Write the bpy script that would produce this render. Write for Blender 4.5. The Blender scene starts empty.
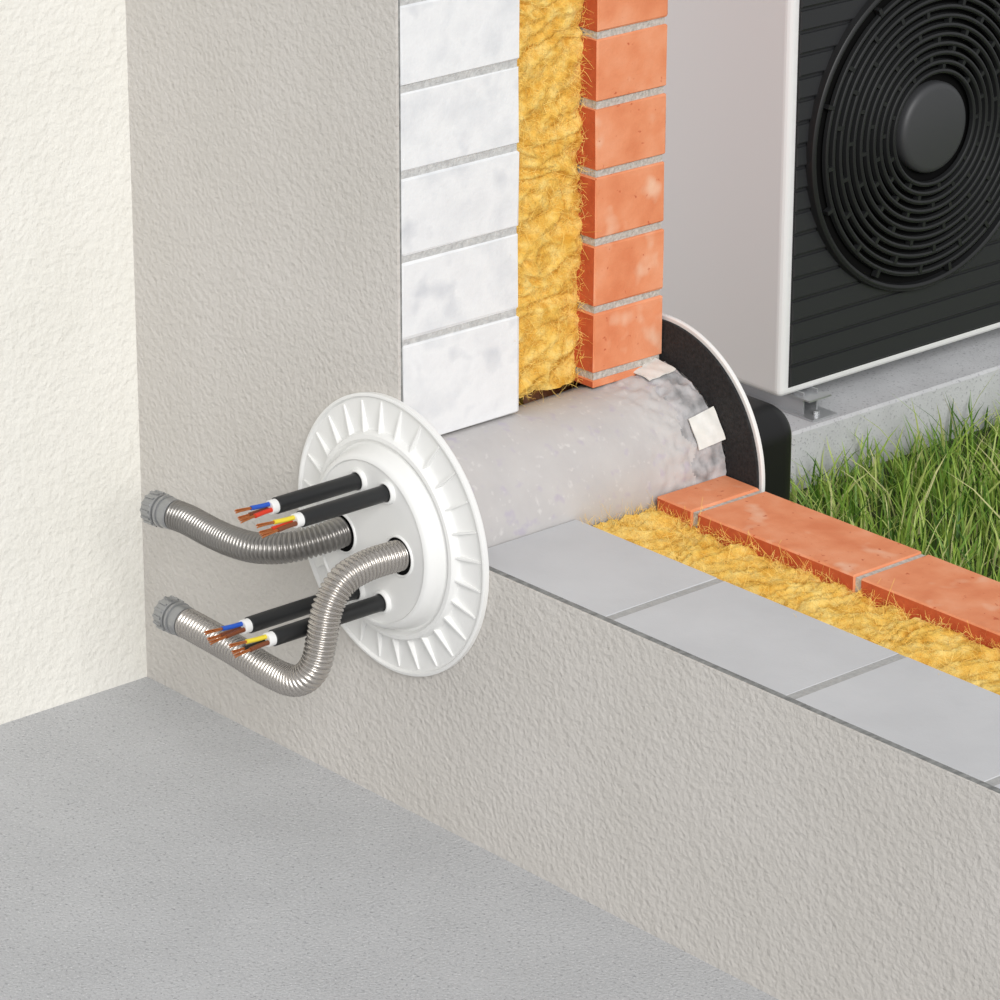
import bpy, math, random
import numpy as np
from mathutils import Vector, noise, Matrix
random.seed(3); rng=np.random.default_rng(3)
S=bpy.context.scene
S.view_settings.view_transform='Standard'; S.view_settings.look='None'

# ---------------- dimensions (metres) ----------------
XC,ZS=0.4387,0.3045          # cut plane / sill height (pipe axis runs along +Y here)
Y1,Y2,Y3=0.159,0.263,0.360   # layer boundaries
TOP=1.30; XE=2.6
GZ=0.128                     # lawn level

# ---------------- helpers ----------------
def link(o): S.collection.objects.link(o); return o
def mesh_obj(name,v,f,mat=None,smooth=False,angle=None):
    me=bpy.data.meshes.new(name); me.from_pydata([tuple(a) for a in v],[],[tuple(a) for a in f]); me.update()
    if smooth:
        me.shade_smooth()
        if angle: me.set_sharp_from_angle(angle=math.radians(angle))
    o=bpy.data.objects.new(name,me); link(o)
    if mat: me.materials.append(mat)
    return o
def group(name,kids,loc=(0,0,0)):
    e=bpy.data.objects.new(name,None); e.empty_display_size=.05; link(e); e.location=loc
    bpy.context.view_layer.update()
    for k in kids:
        k.parent=e; k.matrix_parent_inverse=Matrix.Translation(-Vector(loc))
    return e
class MB:
    def __init__(s): s.v=[];s.f=[]
    def add(s,v,f):
        n=len(s.v); s.v+= [tuple(a) for a in v]; s.f+=[tuple(i+n for i in q) for q in f]
    def box(s,x0,x1,y0,y1,z0,z1,b=0.0,j=0.0):
        """box with chamfered edges"""
        if b<=0:
            v=[(x,y,z) for x in(x0,x1) for y in(y0,y1) for z in(z0,z1)]
            s.add(v,[(0,1,3,2),(4,6,7,5),(0,4,5,1),(2,3,7,6),(0,2,6,4),(1,5,7,3)]); return
        c=((x0+x1)/2,(y0+y1)/2,(z0+z1)/2); h=((x1-x0)/2,(y1-y0)/2,(z1-z0)/2)
        v=[];idx={}
        for sx in(-1,1):
            for sy in(-1,1):
                for sz in(-1,1):
                    sg=(sx,sy,sz)
                    for a in range(3):
                        p=[c[i]+sg[i]*(h[i]-(0 if i==a else b))+(random.uniform(-j,j) if j else 0) for i in range(3)]
                        idx[(sx,sy,sz,a)]=len(v); v.append(p)
        f=[]
        for a in range(3):
            o=[i for i in range(3) if i!=a]
            for sa in(-1,1):
                q=[]
                for u,w in((-1,-1),(1,-1),(1,1),(-1,1)):
                    sg=[0,0,0];sg[a]=sa;sg[o[0]]=u;sg[o[1]]=w; q.append(idx[(*sg,a)])
                flip = (sa<0) ^ (a==1)
                f.append(tuple(q[::-1]) if flip else tuple(q))
        for a in range(3):
            o=[i for i in range(3) if i!=a]
            for u in(-1,1):
                for w in(-1,1):
                    s1=[0,0,0];s1[o[0]]=u;s1[o[1]]=w
                    A=list(s1);A[a]=-1;B=list(s1);B[a]=1
                    q=(idx[(*A,o[0])],idx[(*B,o[0])],idx[(*B,o[1])],idx[(*A,o[1])])
                    flip=(u*w>0)^(a==1)
                    f.append(q if not flip else q[::-1])
        for sx in(-1,1):
            for sy in(-1,1):
                for sz in(-1,1):
                    q=tuple(idx[(sx,sy,sz,a)] for a in range(3))
                    f.append(q if sx*sy*sz>0 else q[::-1])
        s.add(v,f)
    def lathe(s,prof,O,ax,n=64,ang=(0,2*math.pi)):
        O=Vector(O);ax=Vector(ax).normalized()
        u=ax.orthogonal().normalized();w=ax.cross(u)
        full=abs(ang[1]-ang[0]-2*math.pi)<1e-6
        m=n if full else n+1
        v=[]
        for i in range(m):
            t=ang[0]+(ang[1]-ang[0])*i/n
            d=u*math.cos(t)+w*math.sin(t)
            for r,h in prof: v.append(O+d*r+ax*h)
        k=len(prof);f=[]
        for i in range(n):
            a=i;b=(i+1)%m
            for j in range(k-1):
                f.append((a*k+j,b*k+j,b*k+j+1,a*k+j+1))
        s.add(v,f)
    def sweep(s,P,R,n=20):
        P=[Vector(p) for p in P];T=[]
        for i in range(len(P)):
            T.append((P[min(i+1,len(P)-1)]-P[max(i-1,0)]).normalized())
        u=T[0].orthogonal().normalized();v=[]
        for i,p in enumerate(P):
            u=(u-T[i]*u.dot(T[i])).normalized();w=T[i].cross(u)
            for k in range(n):
                t=2*math.pi*k/n; v.append(p+(u*math.cos(t)+w*math.sin(t))*R[i])
        f=[]
        for i in range(len(P)-1):
            for k in range(n):
                f.append((i*n+k,i*n+(k+1)%n,(i+1)*n+(k+1)%n,(i+1)*n+k))
        f.append(tuple(range(n))[::-1]); f.append(tuple(len(P)*n-n+k for k in range(n)))
        s.add(v,f)
    def obj(s,name,mat,smooth=False,angle=None): return mesh_obj(name,s.v,s.f,mat,smooth,angle)
def fixn(o):
    import bmesh
    bm=bmesh.new();bm.from_mesh(o.data);bmesh.ops.recalc_face_normals(bm,faces=bm.faces);bm.to_mesh(o.data);bm.free();return o
def spline(P,step=0.0006):
    P=[Vector(p) for p in P];Q=[P[0]*2-P[1]]+P+[P[-1]*2-P[-2]];out=[]
    for i in range(1,len(Q)-2):
        a,b,c,d=Q[i-1:i+3]
        for k in range(40):
            t=k/40
            out.append(.5*((2*b)+(c-a)*t+(2*a-5*b+4*c-d)*t*t+(3*b-a-3*c+d)*t**3))
    out.append(P[-1])
    res=[out[0]];acc=0
    for i in range(1,len(out)):
        seg=(out[i]-out[i-1]).length;pos=0
        while acc+seg-pos>=step:
            pos+=step-acc;acc=0
            res.append(out[i-1].lerp(out[i],pos/seg))
        acc+=seg-pos
    return res

# ---------------- materials ----------------
def srgb(c):
    return tuple(((x/255)/12.92 if x/255<=.04045 else ((x/255+.055)/1.055)**2.4) for x in c)+(1,)
def mat(name,cols,scale=20,detail=4,rough=.7,metal=0,bumps=(),spots=None,contrast=(.3,.7),spec=.5,vec_scale=None):
    m=bpy.data.materials.new(name);m.use_nodes=True;N=m.node_tree.nodes;L=m.node_tree.links
    B=N['Principled BSDF'];B.inputs['Roughness'].default_value=rough;B.inputs['Metallic'].default_value=metal
    B.inputs['Specular IOR Level'].default_value=spec
    tc=N.new('ShaderNodeTexCoord');vec=tc.outputs['Object']
    if vec_scale:
        mp=N.new('ShaderNodeMapping');mp.inputs['Scale'].default_value=vec_scale;L.new(vec,mp.inputs['Vector']);vec=mp.outputs['Vector']
    if len(cols)==1: B.inputs['Base Color'].default_value=cols[0]
    else:
        nz=N.new('ShaderNodeTexNoise');nz.inputs['Scale'].default_value=scale;nz.inputs['Detail'].default_value=detail;L.new(vec,nz.inputs['Vector'])
        cr=N.new('ShaderNodeValToRGB');L.new(nz.outputs['Fac'],cr.inputs['Fac'])
        e=cr.color_ramp.elements
        a,b=contrast
        for i,c in enumerate(cols):
            pos=a+(b-a)*i/(len(cols)-1)
            if i<2: e[i].position=pos;e[i].color=c
            else:
                k=e.new(pos);k.color=c
        col=cr.outputs['Color']
        if spots:
            for sc,lo,hi,c in spots:
                n2=N.new('ShaderNodeTexNoise');n2.inputs['Scale'].default_value=sc;n2.inputs['Detail'].default_value=2;L.new(vec,n2.inputs['Vector'])
                mr=N.new('ShaderNodeMapRange');mr.inputs['From Min'].default_value=lo;mr.inputs['From Max'].default_value=hi;L.new(n2.outputs['Fac'],mr.inputs['Value'])
                mx=N.new('ShaderNodeMix');mx.data_type='RGBA';L.new(mr.outputs['Result'],mx.inputs['Factor']);L.new(col,mx.inputs['A']);mx.inputs['B'].default_value=c
                col=mx.outputs['Result']
        L.new(col,B.inputs['Base Color'])
    prev=None
    for kind,sc,strength,dist in bumps:
        if kind=='n':
            t=N.new('ShaderNodeTexNoise');t.inputs['Detail'].default_value=3;o=t.outputs['Fac']
        else:
            t=N.new('ShaderNodeTexVoronoi');t.feature='SMOOTH_F1';t.inputs['Smoothness'].default_value=.6;o=t.outputs['Distance']
        t.inputs['Scale'].default_value=sc;L.new(vec,t.inputs['Vector'])
        b=N.new('ShaderNodeBump');b.inputs['Strength'].default_value=strength;b.inputs['Distance'].default_value=dist
        L.new(o,b.inputs['Height'])
        if prev: L.new(prev.outputs['Normal'],b.inputs['Normal'])
        prev=b
    if prev: L.new(prev.outputs['Normal'],B.inputs['Normal'])
    return m
C=srgb
M_cream=mat('cream_plaster',[C((232,230,222)),C((238,236,229))],6,3,.85,bumps=[('v',80,.34,.004),('n',190,.6,.003)],spec=.2)
M_stucco=mat('grey_stucco',[C((204,200,194)),C((210,206,201))],5,3,.85,bumps=[('v',135,.34,.0036),('n',240,.6,.0027)],spec=.2)
M_base=mat('base_coat',[C((112,113,112)),C((150,151,149))],150,3,.9)
M_floor=mat('concrete_floor',[C((186,187,189)),C((193,194,196))],9,4,.85,bumps=[('n',300,.8,.0024)],spots=[(260,.58,.70,C((158,159,162))),(420,.59,.68,C((212,212,214)))],spec=.25)
M_white=mat('sand_lime_brick',[C((222,224,227)),C((238,239,240)),C((230,231,233))],20,6,.8,bumps=[('n',50,.35,.002),('n',300,.3,.0012)],spots=[(26,.60,.76,C((214,216,220)))],spec=.3)
M_wshaded=mat('shaded_white_block',[C((197,198,200)),C((206,207,209))],10,5,.85,bumps=[('n',90,.12,.002),('n',300,.15,.001)],spec=.25)  # white block painted greyer: weaker light on the sill top put into colour
M_wmortar=mat('light_mortar',[C((184,184,183)),C((212,212,210))],160,4,.9,bumps=[('n',400,.7,.002)])
M_gmortar=mat('sill_mortar',[C((166,166,165)),C((182,182,180))],200,4,.9,bumps=[('n',400,.5,.002)])
M_brick=mat('orange_brick',[C((222,134,92)),C((232,149,107)),C((238,163,124))],26,6,.75,bumps=[('n',70,.3,.002),('n',350,.35,.0012)],spots=[(24,.62,.80,C((241,194,164))),(120,.69,.75,C((202,106,70)))],spec=.3)
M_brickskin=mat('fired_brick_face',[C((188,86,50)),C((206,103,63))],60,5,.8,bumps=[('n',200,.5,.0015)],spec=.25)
M_bmortar=mat('grey_mortar',[C((172,168,160)),C((212,208,200))],250,4,.9,bumps=[('n',380,.8,.002)])
M_wool=mat('mineral_wool',[C((222,168,66)),C((241,198,98)),C((250,219,132))],60,8,.9,bumps=[('n',300,.6,.003),('n',800,.6,.002)],contrast=(.32,.66),spec=.15)
M_fibre=mat('wool_fibre',[C((240,194,88)),C((252,222,136))],90,2,.8,spec=.2)
M_pipe=mat('fibre_cement_pipe',[C((190,187,186)),C((199,196,194))],22,6,.65,bumps=[('n',90,.25,.002)],spots=[(110,.62,.76,C((210,207,205))),(60,.60,.74,C((187,181,190)))],spec=.25)
M_wrap=mat('crumpled_wrap',[C((136,136,137)),C((176,175,176)),C((196,194,195))],60,4,.6,bumps=[('v',70,.6,.005)],spec=.3)
M_plastic=mat('white_plastic',[C((238,238,236))],rough=.4,spec=.4)
M_tape=mat('white_tape',[C((226,225,218)),C((238,238,234))],80,3,.6)
M_rubber=mat('black_rubber',[C((30,30,31)),C((50,50,51))],260,3,.75,bumps=[('n',500,.7,.002)],spec=.3)
M_black=mat('black_sheath',[C((32,33,34))],rough=.38,spec=.5)
M_cover=mat('black_conduit_plastic',[C((20,20,21))],rough=.45,spec=.4)
M_shade=mat('painted_shade',[C((14,14,14))],rough=.9,spec=.1)  # black that paints the shade inside the ports and behind the grille
M_copper=mat('copper_wire',[C((216,138,86))],rough=.3,metal=.85)
M_blue=mat('blue_insulation',[C((38,88,190))],rough=.4)
M_red=mat('red_insulation',[C((214,58,32))],rough=.4)
M_brown=mat('brown_insulation',[C((120,66,38))],rough=.4)
M_yellow=mat('yellow_insulation',[C((232,210,60))],rough=.4)
M_hose1=mat('grey_corrugated_metal',[C((148,145,141))],rough=.28,metal=.75)
M_hose2=mat('silver_corrugated_metal',[C((184,179,173))],rough=.27,metal=.75)
M_fit=mat('grey_fitting',[C((160,161,162))],rough=.3,metal=.65)
M_acbody=mat('painted_metal',[C((240,240,240))],rough=.45,spec=.4)
M_acdark=mat('dark_grey_grille_plastic',[C((44,45,47))],rough=.42,spec=.4)
M_acfan=mat('black_grille_plastic',[C((34,35,36))],rough=.4,spec=.45)
M_hub=mat('grey_hub_plastic',[C((62,63,65))],rough=.5)
M_steel=mat('galvanised_steel',[C((190,192,194))],rough=.3,metal=.6)
M_slab=mat('slab_concrete',[C((192,193,195)),C((204,205,207))],20,5,.85,bumps=[('n',300,.5,.0015)],spots=[(300,.6,.68,C((166,167,170)))])
M_soil=mat('soil',[C((40,50,20)),C((78,94,36))],60,5,.95,bumps=[('n',120,.8,.006)])

# ---------------- room shell ----------------
b=MB();b.box(0,3.2,-2.6,0.0,-.08,0);b.obj('floor',M_floor)
b=MB();b.box(-.12,0,-2.6,.0,0,TOP);b.obj('wall_left',M_cream)

kids=[]
b=MB();b.add([(0,0,0),(XE,0,0),(XE,0,ZS),(XC,0,ZS),(XC,0,TOP),(0,0,TOP),
              (0,.0035,0),(XE,.0035,0),(XE,.0035,ZS),(XC,.0035,ZS),(XC,.0035,TOP),(0,.0035,TOP)],
   [(0,1,2,3),(0,3,4,5),(6,9,8,7),(6,11,10,9),(1,7,8,2),(2,8,9,3),(3,9,10,4),(4,10,11,5),(0,5,11,6),(0,6,7,1)])
kids.append(b.obj('plaster_skin',M_stucco))
YB=.0095
b=MB();b.box(0,XC-.0005,.0035,.0060,0,TOP-.0005);b.box(XC-.0005,XE,.0026,YB,0,ZS+.0002)
kids.append(b.obj('base_coat_layer',M_base))
# white block leaf
w=MB();mo=MB();gm_=MB();gw=MB();yb0,yb1=YB,Y1
g=.0038
mo.box(.02,XC-.0018,.006,yb1-.002,.3945,TOP)
zl=[.3945,.503]
while zl[-1]+.0863<TOP: zl.append(zl[-1]+.0863)
for i in range(len(zl)-1):
    za=zl[i]+(g if i>0 else 0); zb=zl[i+1]-g
    s0=XC-(.244 if i%2 else .13)
    w.box(s0+g,XC,.006,yb1,za,zb,.0016,.0009)
    if s0-.02>0: w.box(.0,s0-g,.006,yb1,za,zb,.0016)
w.box(0,XC-.11,.006,yb1,0,.3945)
gm_.box(XC-.11,XE,yb0,yb1-.002,0,.205)
gm_.box(XC+.0885,XE,yb0,yb1-.001,.205,ZS-.0006)
xs=[XC+.0885-.004,.739,.983]
while xs[-1]<XE: xs.append(xs[-1]+.244)
for a,c in zip(xs[:-1],xs[1:]):
    gw.box(a+.0048,min(c-.0048,XE),yb0,yb1,ZS-.086,ZS,.0012,.0003)
for k in range(2):
    z0=ZS-.0863*(k+2)
    x=XC-.11+ (k%2)*.12
    while x<XE:
        gw.box(x+g,min(x+.244-g,XE),yb0,yb1,max(z0+g,0),z0+.0863-g,.002);x+=.244
kids.append(w.obj('white_block_leaf',M_white)); kids.append(mo.obj('block_mortar',M_wmortar))
kids.append(gw.obj('sill_block_leaf',M_wshaded)); kids.append(gm_.obj('sill_block_mortar',M_gmortar))
# orange brick leaf
w=MB();mo=MB();g=.0040
mo.box(.01,XC-.003,Y2+.002,Y3-.002,.3955,TOP)
zj=[.4075+.0727*i for i in range(14)]
w.box(XC-.2,XC-.001,Y2,Y3,.3955,.4035,.001)
for i,z0 in enumerate(zj):
    if z0+.0727>TOP: break
    s0=XC-(.23 if i%2 else .115)
    w.box(s0+g,XC,Y2,Y3,z0+g,z0+.0727-g,.0015,.0006)
    w.box(max(s0-.23+g,0),s0-g,Y2,Y3,z0+g,z0+.0727-g,.0015)
w.box(0,XC-.11,Y2,Y3,0,.3955)
mo.box(XC-.11,XE,Y2+.002,Y3-.002,0,.2)
mo.box(XC+.098,XE,Y2+.002,Y3-.002,.2,ZS-.0022)
xj=[.536-g,.592,.822]
while xj[-1]<XE: xj.append(xj[-1]+.230)
for lvl in range(4):
    z1=ZS-.0727*lvl; off=.115*(lvl%2)
    for a,c in zip(xj[:-1],xj[1:]):
        if lvl==0: w.box(a+g,min(c-g,XE),Y2,Y3,z1-.0727+2*g,z1,.0015,.0006)
        elif z1-.0727>-.02: w.box(a+g+off,min(c-g+off,XE),Y2,Y3,max(0,z1-.0727+2*g),z1,.002)
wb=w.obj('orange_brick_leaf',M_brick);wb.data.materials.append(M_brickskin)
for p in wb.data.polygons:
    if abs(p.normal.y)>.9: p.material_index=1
kids.append(wb); kids.append(mo.obj('brick_mortar',M_bmortar))
# mineral wool
RX,RZ=XC-.023,ZS-.0165
def wool(axis,u0,u1,base,amp):
    st=.0021;nu=int((u1-u0)/st);nv=int((Y2-Y1)/st)
    v=[];f=[]
    for i in range(nu+1):
        u=u0+(u1-u0)*i/nu
        for j in range(nv+1):
            y=Y1+(Y2-Y1)*j/nv
            e=min(j,nv-j)/nv
            wv=noise.noise(Vector((u*14,y*14,3)))*1.4
            d=(1-abs(noise.noise(Vector((u*48+wv*1.5,y*20+wv,5)))*2.4))*.75+noise.noise(Vector((u*34,y*26,1.7)))*.7
            d+=.34*noise.noise(Vector((u*130,y*90,8)))+.28*noise.noise(Vector((u*320,y*260,2)))
            h=base+amp*(d-.35)-.002*max(0,1-e*12)
            v.append((h,y,u) if axis=='x' else (u,y,h))
    for i in range(nu):
        for j in range(nv):
            a=i*(nv+1)+j;q=(a,a+1,a+nv+2,a+nv+1)
            f.append(q if axis=='z' else q[::-1])
    m=MB();m.v=v;m.f=f
    return m
wl=wool('x',.397,TOP,RX,.0085)
wl.box(.01,XC-.036,Y1,Y2,.397,TOP); wl.box(.01,XC-.11,Y1,Y2,0,.397)
o1=wl.obj('mineral_wool_upright',M_wool,True)
wl=wool('z',XC+.090,1.55,RZ,.0085)
wl.box(XC+.090,XE,Y1,Y2,.01,ZS-.030); wl.box(1.55,XE,Y1,Y2,.02,ZS-.014)
o2=wl.obj('mineral_wool_sill',M_wool,True)
kids+=[o1,o2]
def fibres(n,fn,lo=.005,hi=.018,wd=.00024):
    m=MB()
    for _ in range(n):
        p,nrm=fn(); p=Vector(p);nrm=Vector(nrm)
        d=(Vector(rng.normal(size=3))*.8+nrm*.35).normalized();L=random.uniform(lo,hi)
        c=Vector(rng.normal(size=3))*.7
        s=d.cross(Vector(rng.normal(size=3))).normalized()*wd
        v=[];K=5
        for k in range(K):
            t=k/(K-1);q=p+d*L*t+c*L*t*t*.6
            v+= [q-s*(1-.5*t),q+s*(1-.5*t)]
        m.add(v,[(2*k,2*k+1,2*k+3,2*k+2) for k in range(K-1)])
    return m
def fv():
    y=random.uniform(Y1+.003,Y2-.002)
    if random.random()<.2: y=random.choice([Y1+.003,Y2-.003])
    return (RX+random.uniform(-.002,.007),y,random.uniform(.40,1.0)),(1,0,0)
def fh():
    y=random.uniform(Y1+.003,Y2-.002)
    if random.random()<.25: y=random.choice([Y1+.003,Y2-.003])
    return (XC+.09+random.random()**1.3*1.0,y,RZ+random.uniform(-.002,.006)),(0,0,1)
kids.append(fibres(4500,fv).obj('wool_fibres_upright',M_fibre)); kids.append(fibres(5500,fh).obj('wool_fibres_sill',M_fibre))
group('wall_back',kids)

# ---------------- pipe sleeve ----------------
n=160;ny=150
m=MB();v=[];f=[]
for i in range(ny+1):
    y=.001+(Y3-.001)*i/ny
    t=max(0,(y-.255)/(.36-.255)); 
    for k in range(n):
        a=2*math.pi*k/n
        r=.0878+.009*min(1,t)**1.3
        q=Vector((math.cos(a)*4,math.sin(a)*4,y*38))
        r+=.0030*min(1,t*2.0)*noise.noise(q*1.6)+.0020*min(1,t*1.6)*noise.noise(q*4)+.0004*noise.noise(q*.7)
        r+=.0012*min(1,t*1.5)*(1-abs(noise.noise(q*2.6))*3)
        v.append((XC+r*math.cos(a),y,ZS+r*math.sin(a)))
for i in range(ny):
    for k in range(n):
        f.append((i*n+k,(i+1)*n+k,(i+1)*n+(k+1)%n,i*n+(k+1)%n))
m.add(v,f)
sl=m.obj('sleeve_tube',M_pipe,True)
sl.data.materials.append(M_wrap)
for p in sl.data.polygons:
    if p.center.y>.322+.014*noise.noise(Vector((p.center.x*40,p.center.z*40,0))): p.material_index=1
def patch(a0,a1,y0,y1,r0,r1,name,skew=0,th=.0012):
    m=MB();v=[];K=12;J=8
    for s_ in (0,th):
        for i in range(J+1):
            for k in range(K+1):
                a=math.radians(a0+(a1-a0)*k/K+skew*(i/J)); r=r0+(r1-r0)*i/J+s_+.0006*math.sin(i*1.7+k*.6)
                y=y0+(y1-y0)*i/J
                v.append((XC+r*math.cos(a),y,ZS+r*math.sin(a)))
    W=K+1;T=(J+1)*W;f=[]
    for i in range(J):
        for k in range(K):
            a=i*W+k
            f.append((a,a+1,a+W+1,a+W));f.append((T+a,T+a+W,T+a+W+1,T+a+1))
    for i in range(J):
        for k in (0,K):
            a=i*W+k;f.append((a,a+W,T+a+W,T+a))
    for k in range(K):
        for i in (0,J):
            a=i*W+k;f.append((a,T+a,T+a+1,a+1))
    m.add(v,f);return m.obj(name,M_tape,True,40)
pk=[sl,patch(20,40,.327,.3595,.0975,.1040,'tape_tab_1',2),patch(76,96,.320,.353,.0955,.102,'tape_tab_2',-2)]
group('wall_duct_sleeve',pk)

# ---------------- inner flange ----------------
FC=(.430,0,.300)
prof=[(.146,-.0004),(.147,.0010),(.147,.0062),(.1458,.0070),(.1440,.0070),(.1430,.0058),(.1420,.0042),(.1110,.0042),(.1090,.0055),(.1078,.0120),(.1060,.0145),(.1020,.0148),(.1000,.0130),(.0985,.0100),(.0962,.0100),(.0945,.0135),(.0925,.022),(.0905,.0290),(.0880,.0315),(.0850,.0322),(.0835,.0305),(.0,.0305)]
m=MB();m.lathe(prof,FC,(0,-1,0),160)
fl=fixn(m.obj('flange_plate',M_plastic,True,35))
m=MB();NR=28
for i in range(NR):
    a=2*math.pi*(i+.4)/NR
    d=Vector((math.cos(a),0,math.sin(a)));t=Vector((-math.sin(a),0,math.cos(a)))*.0009
    P=[(.107,.003),(.107,.0115),(.111,.0108),(.128,.0076),(.1395,.0056),(.1395,.003)]
    v=[];O=Vector(FC)
    for sg in(-1,1):
        for r,h in P: v.append(O+d*r+t*sg+Vector((0,-h,0)))
    k=len(P);f=[tuple(range(k))[::-1],tuple(range(k,2*k))]+[(j,(j+1)%k,k+(j+1)%k,k+j) for j in range(k)]
    m.add(v,f)
ribs=fixn(m.obj('flange_ribs',M_plastic))
YF=-.0305
ports_c=[(.414,.361),(.458,.361),(.409,.241),(.450,.241)]
ports_h=[(.386,.296),(.475,.298)]
m=MB();dk=MB()
for (x,z),(ri,ro,h) in [(p,(.0092,.0118,.005)) for p in ports_c]+[(p,(.0195,.0218,.0018)) for p in ports_h]:
    m.lathe([(ro+.0006,-.001),(ro,h-.0008),(ro-.0008,h),(ri+.0006,h),(ri,h-.0006),(ri,-.001)],(x,YF,z),(0,-1,0),40)
    dk.lathe([(0,.0005),(ri,.0005)],(x,YF,z),(0,-1,0),40)
col=fixn(m.obj('port_collars',M_plastic,True,35)); dko=dk.obj('port_shade_discs',M_shade)  # flat black discs, the shade inside the ports put into their colour
group('wall_flange',[fl,ribs,col,dko])

# ---------------- outer flange ----------------
m=MB();m.lathe([(.098,-.0005),(.1435,-.0005),(.1435,.003),(.098,.003)],(XC,.3615,ZS),(0,1,0),128)
a=fixn(m.obj('black_membrane_disc',M_rubber,True,35))
m=MB();m.lathe([(.09,.0),(.1470,.0),(.1480,.001),(.1480,.004),(.1470,.005),(.09,.005)],(XC,.3648,ZS),(0,1,0),128)
c=fixn(m.obj('white_backing_ring',M_plastic,True,35))
m=MB();x0,x1,z0,z1=.315,.573,.185,.372;rc=.034
loop=[]
for cx,cz,a0 in((x1-rc,z1-rc,0),(x0+rc,z1-rc,90),(x0+rc,z0+rc,180),(x1-rc,z0+rc,270)):
    for q in range(9):
        t=math.radians(a0+90*q/8);loop.append((cx,cz,math.cos(t),math.sin(t)))
v=[];lv=[(.3698,rc),(.410,rc),(.420,rc-.002),(.427,rc-.007),(.430,rc-.015)]
for y,r in lv:
    for cx,cz,ct,st in loop: v.append((cx+r*ct,y,cz+r*st))
n=len(loop);f=[tuple(range(n))]+[tuple((len(lv)-1)*n+i for i in range(n))]
for j in range(len(lv)-1):
    for i in range(n): f.append((j*n+i,j*n+(i+1)%n,(j+1)*n+(i+1)%n,(j+1)*n+i))
m.add(v,f)
d=fixn(m.obj('black_conduit_cover',M_cover,True,40))
group('outer_wall_seal',[a,c,d])

# ---------------- corrugated hoses ----------------
def hose(P,r,mt,pitch=.0048,amp=.0028):
    path=spline(P,.0006);R=[]
    for i in range(len(path)):
        ph=(i*.0006/pitch)%1
        R.append(r-amp*.6+amp*math.sin(math.pi*ph)**.8)
    m=MB();m.sweep(path,R,28)
    tube=m.obj('corrugated_tube',mt,True)
    A=path[-1];D=(path[-1]-path[-8]).normalized()
    A=A-D*.004
    m=MB()
    m.lathe([(.012,-.006),(.0158,-.006),(.0165,-.004),(.0165,.003),(.0160,.0035),(.0160,.006),(.0175,.0065),(.0175,.0095),(.0150,.010),(.0150,.013),(.0168,.0135),(.0172,.015),(.0172,.027),(.0166,.028),(.0132,.028),(.0127,.027),(.0127,.014),(0,.014)],A,D,40)
    fit=fixn(m.obj('end_fitting',M_fit,True,35))
    m=MB();u=D.orthogonal().normalized();w=D.cross(u)
    for k in range(14):
        t=2*math.pi*k/14;e=u*math.cos(t)+w*math.sin(t);s=D.cross(e)
        v=[];
        for h in(.0155,.0272):
            for rr,ss in((.0168,-.0016),(.0168,.0016),(.0185,.0012),(.0185,-.0012)): v.append(A+D*h+e*rr+s*ss)
        m.add(v,[(0,1,2,3),(7,6,5,4),(0,4,5,1),(1,5,6,2),(2,6,7,3),(3,7,4,0)])
    rb=fixn(m.obj('fitting_ribs',M_fit))
    return group('corrugated_hose',[tube,fit,rb])
hose([(.386,.0,.299),(.386,-.025,.298),(.381,-.052,.294),(.362,-.080,.286),(.330,-.094,.279),(.295,-.097,.275),(.254,-.094,.272),(.205,-.091,.272),(.176,-.094,.272)],.0150,M_hose1)
hose([(.475,.0,.298),(.475,-.035,.299),(.475,-.072,.299),(.475,-.103,.291),(.475,-.122,.268),(.475,-.130,.238),(.473,-.136,.212),(.462,-.141,.194),(.440,-.143,.184),(.400,-.142,.182),(.348,-.141,.186),(.290,-.141,.189),(.256,-.141,.190)],.0150,M_hose2)

# ---------------- cables ----------------
def cable(x,z,yb,yt,cols):
    k=[]
    m=MB();m.lathe([(0,0),(.0080,0),(.0085,.0006),(.0085,abs(yb)-.0006),(.0080,abs(yb)),(0,abs(yb))],(x,0,z),(0,-1,0),32)
    k.append(fixn(m.obj('black_sheath',M_black,True,35)))
    m=MB();m.lathe([(0,0),(.0072,0),(.0072,.0085),(.0066,.009),(0,.009)],(x,yb+.001,z),(0,-1,0),32)
    k.append(fixn(m.obj('white_inner_sleeve',M_plastic,True,35)))
    ys=yb-.008;n=len(cols)
    for i,cm in enumerate(cols):
        a=math.radians(100+360*i/n);dx,dz=.0036*math.cos(a),.0036*math.sin(a)
        L=(yt-ys)
        P=[(x+dx,ys,z+dz),(x+dx*1.1,ys+L*.25,z+dz*1.1),(x+dx*1.5,ys+L*.55,z+dz*1.4)]
        P2=[(x+dx*1.4,ys+L*.5,z+dz*1.35),(x+dx*1.7,ys+L*.8,z+dz*1.6),(x+dx*2.0,yt+ (i%2)*.005,z+dz*1.7)]
        pa=spline(P,.002);m=MB();m.sweep(pa,[.0024]*len(pa),14);k.append(m.obj('wire_insulation_%d'%(i+1),cm,True,50))
        m=MB()
        for q in range(4):
            b2=q*1.57;o=Vector((math.cos(b2),0,math.sin(b2)))*.0008
            pa=spline([Vector(p)+o*(1+.5*j) for j,p in enumerate(P2)],.002);m.sweep(pa,[.0007]*len(pa),8)
        k.append(m.obj('copper_strands_%d'%(i+1),M_copper,True,50))
    return group('electric_cable',k)
cable(*ports_c[0],-.137,-.186,[M_blue,M_brown,M_red])
cable(*ports_c[1],-.141,-.194,[M_yellow,M_red,M_brown])
cable(*ports_c[2],-.170,-.223,[M_blue,M_brown,M_brown])
cable(*ports_c[3],-.172,-.224,[M_yellow,M_black,M_brown])

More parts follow.
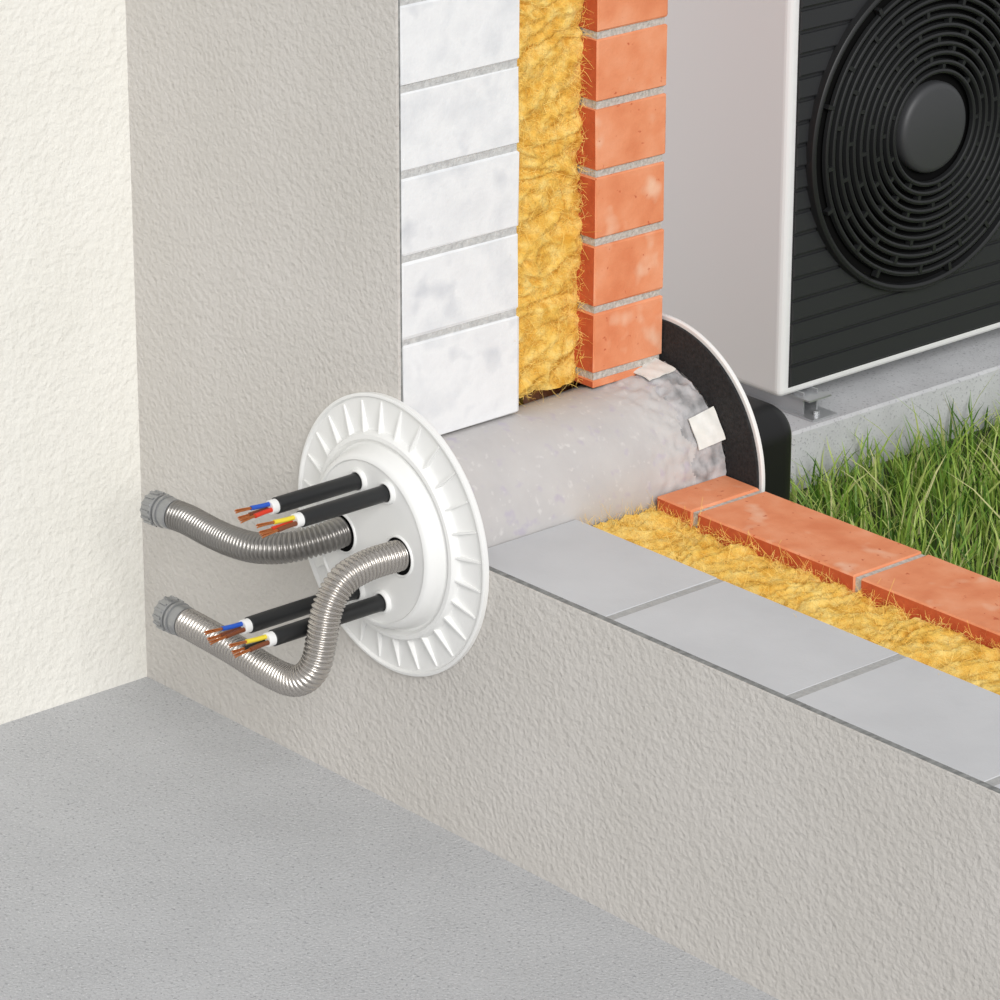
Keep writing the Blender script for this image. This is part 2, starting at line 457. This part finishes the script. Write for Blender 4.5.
# ---------------- outdoor unit ----------------
AX=.260;AY0,AY1=.717,1.52;AZ0,AZ1=.2275,.95
k=[]
m=MB();m.box(-.06,AX,AY0,AY1,AZ0,AZ1)
bd=m.obj('casing',M_acbody)
bv=bd.modifiers.new('bevel','BEVEL');bv.width=.008;bv.segments=4
k.append(bd)
PY0,PY1,PZ0,PZ1=.7305,1.17,.2385,.935
m=MB();m.box(AX-.004,AX+.0012,PY0,PY1,PZ0,PZ1)
pitch=.0262;z=PZ0
while z+pitch<=PZ1+.002:
    zt=z+pitch
    P=[(AX,z+.001),(AX+.0045,z+.003),(AX+.0052,z+.0045),(AX+.0036,zt-.002),(AX,zt-.0010)]
    v=[(x,PY0+.0006,zz) for x,zz in P]+[(x,PY1-.0006,zz) for x,zz in P];n=len(P)
    m.add(v,[tuple(range(n)),tuple(range(n,2*n))[::-1]]+[(j,n+j,n+(j+1)%n,(j+1)%n) for j in range(n)])
    z+=pitch
k.append(fixn(m.obj('louvre_panel',M_acdark)))
FO=(AX,.941,.512);RF=.1945
m=MB();m.lathe([(0,.0060),(RF-.003,.0060),(RF-.003,.002)],FO,(1,0,0),128)
k.append(m.obj('fan_shade_disc',M_shade))  # flat disc over the louvres, painted black as shade behind the grille
m=MB()
def tor(R,h,w,t):
    m.lathe([(R-w,h-t),(R-w*.7,h+t*.6),(R-w*.2,h+t),(R+w*.2,h+t),(R+w*.7,h+t*.6),(R+w,h-t),(R-w,h-t)],FO,(1,0,0),120)
tor(RF-.003,.009,.0052,.005)
rings=[];R=.067
while R<RF-.010:
    rings.append(R); tor(R,.0125+.004*(1-(R/RF)**2),.0034,.0028); R+=.0107
for i,R in enumerate(rings):
    N_=9
    for q in range(N_):
        a=2*math.pi*(q+ (i%3)/3)/N_+.05*i
        e=Vector((0,math.cos(a),math.sin(a)));s=Vector((0,-math.sin(a),math.cos(a)))*.0024
        v=[]
        for h in(.009,.0168):
            for rr,sg in((R-.0,-1),(R,1),(R+.0105,1),(R+.0105,-1)): v.append(Vector(FO)+e*rr+s*sg+Vector((h,0,0)))
        m.add(v,[(0,1,2,3),(7,6,5,4),(0,4,5,1),(1,5,6,2),(2,6,7,3),(3,7,4,0)])
k.append(fixn(m.obj('fan_grille_rings',M_acfan,True,40)))
m=MB();m.lathe([(0,.0200),(.046,.0200),(.0515,.018),(.054,.014),(.054,.006)],FO,(1,0,0),96)
k.append(fixn(m.obj('fan_grille_hub',M_hub,True,40)))
m=MB()
for yc in(.760,1.40):
    z0,z1=.2013,AZ0+.001
    m.box(-.08,AX+.030,yc-.018,yc+.022,z0,z0+.0022)
    m.box(-.08,AX+.006,yc-.010,yc-.008,z0,z1);m.box(-.08,AX+.006,yc+.012,yc+.014,z0,z1)
    m.box(-.08,AX+.022,yc-.016,yc+.020,z1-.006,z1-.004)
    m.lathe([(0,.005),(.004,.005),(.004,0)],(AX+.018,yc,z0+.0022),(0,0,1),6)
k.append(m.obj('mounting_feet',M_steel))
group('air_conditioner_outdoor_unit',k)

# ---------------- slab, lawn ----------------
m=MB();m.box(-.30,.300,.700,2.2,.08,.2013,.0035,.0008);m.obj('concrete_slab',M_slab)
m=MB();m.box(-1.2,XE,Y3,3.0,-.02,GZ);m.obj('lawn_ground',M_soil)
NB=13500
v=np.zeros((NB,7,3));x=rng.uniform(.303,1.5,NB);y=Y3+.025+rng.uniform(0,1,NB)*1.25
# clumped tufts
h=rng.uniform(.05,.105,NB)*(1+.35*np.sin(x*41+1)*np.cos(y*33)+.15*np.sin(x*90)*np.sin(y*77))
near=np.clip((x-.30)/.10,0,1)*.6+.4
h*=near
h=np.where((y<.70),np.minimum(h,.078),h)
a=rng.uniform(0,2*np.pi,NB);bend=rng.uniform(.1,.85,NB)*h
wd=rng.uniform(.0008,.0019,NB);tw=a+np.pi/2+rng.normal(0,.4,NB)
dx,dy=np.cos(a),np.sin(a);sx,sy=np.cos(tw)*wd,np.sin(tw)*wd
for i,t in enumerate((0,.4,.75)):
    px=x+dx*bend*t**2;py=y+dy*bend*t**2;pz=GZ+h*t*(1-.15*t);k_=(1,.9,.6)[i]
    v[:,2*i,0]=px-sx*k_;v[:,2*i,1]=py-sy*k_;v[:,2*i,2]=pz
    v[:,2*i+1,0]=px+sx*k_;v[:,2*i+1,1]=py+sy*k_;v[:,2*i+1,2]=pz
v[:,6,0]=x+dx*bend;v[:,6,1]=y+dy*bend;v[:,6,2]=GZ+h*.85
v[:,:,1]=np.maximum(v[:,:,1],Y3+.004)
inside=(v[:,:,0]<.302)&(v[:,:,1]>.698)
v[:,:,0]=np.where(inside&(v[:,:,2]<.2035),.302,v[:,:,0])
f=[]
for i in range(NB):
    o=i*7;f+=[(o,o+1,o+3,o+2),(o+2,o+3,o+5,o+4),(o+4,o+5,o+6)]
me=bpy.data.meshes.new('lawn_grass');me.from_pydata(v.reshape(-1,3).tolist(),[],f);me.update()
ca=me.color_attributes.new('blade','FLOAT_COLOR','POINT')
pal=np.array([C((122,162,60)),C((168,198,88)),C((200,216,124)),C((72,112,34)),C((224,222,160))])
ci=rng.choice(5,NB,p=[.28,.28,.21,.14,.09]);col=pal[ci]
cc=np.repeat(col[:,None,:],7,axis=1)
ca.data.foreach_set('color',cc.reshape(-1).astype(np.float32))
g_=bpy.data.objects.new('lawn_grass',me);link(g_)
gm=bpy.data.materials.new('grass_blade');gm.use_nodes=True;N=gm.node_tree.nodes;L=gm.node_tree.links
at=N.new('ShaderNodeAttribute');at.attribute_name='blade'
B=N['Principled BSDF'];L.new(at.outputs['Color'],B.inputs['Base Color']);B.inputs['Roughness'].default_value=.5
tr=N.new('ShaderNodeBsdfTranslucent');L.new(at.outputs['Color'],tr.inputs['Color'])
ms=N.new('ShaderNodeMixShader');ms.inputs[0].default_value=.3;L.new(B.outputs[0],ms.inputs[1]);L.new(tr.outputs[0],ms.inputs[2]);L.new(ms.outputs[0],N['Material Output'].inputs['Surface'])
me.materials.append(gm)

# ---------------- light ----------------
W=bpy.data.worlds.new('World');S.world=W;W.use_nodes=True
W.node_tree.nodes['Background'].inputs[0].default_value=(.98,.987,1,1);W.node_tree.nodes['Background'].inputs[1].default_value=.56
ld=bpy.data.lights.new('sun','SUN');ld.energy=2.2;ld.angle=math.radians(28);ld.color=(1,.99,.98)
lo=bpy.data.objects.new('sun',ld);link(lo)
Ld=Vector((.80,-.42,.48)).normalized();lo.rotation_euler=Ld.to_track_quat('Z','Y').to_euler();lo.location=Ld*5

# ---------------- camera ----------------
yaw,pitch_,roll,fpx=0.85181,0.37248,0.00206,4084.91
F=Vector((-math.sin(yaw)*math.cos(pitch_),math.cos(yaw)*math.cos(pitch_),-math.sin(pitch_)))
R_=F.cross(Vector((0,0,1))).normalized();U=R_.cross(F)
R2=R_*math.cos(roll)+U*math.sin(roll);U2=-R_*math.sin(roll)+U*math.cos(roll)
cd=bpy.data.cameras.new('camera');cd.sensor_width=36;cd.lens=36*fpx/1000;cd.clip_end=100
co=bpy.data.objects.new('camera',cd);link(co)
mw=Matrix((R2,U2,-F)).transposed().to_4x4();mw.translation=Vector((3.37027,-2.4317,1.82718));co.matrix_world=mw
S.camera=co
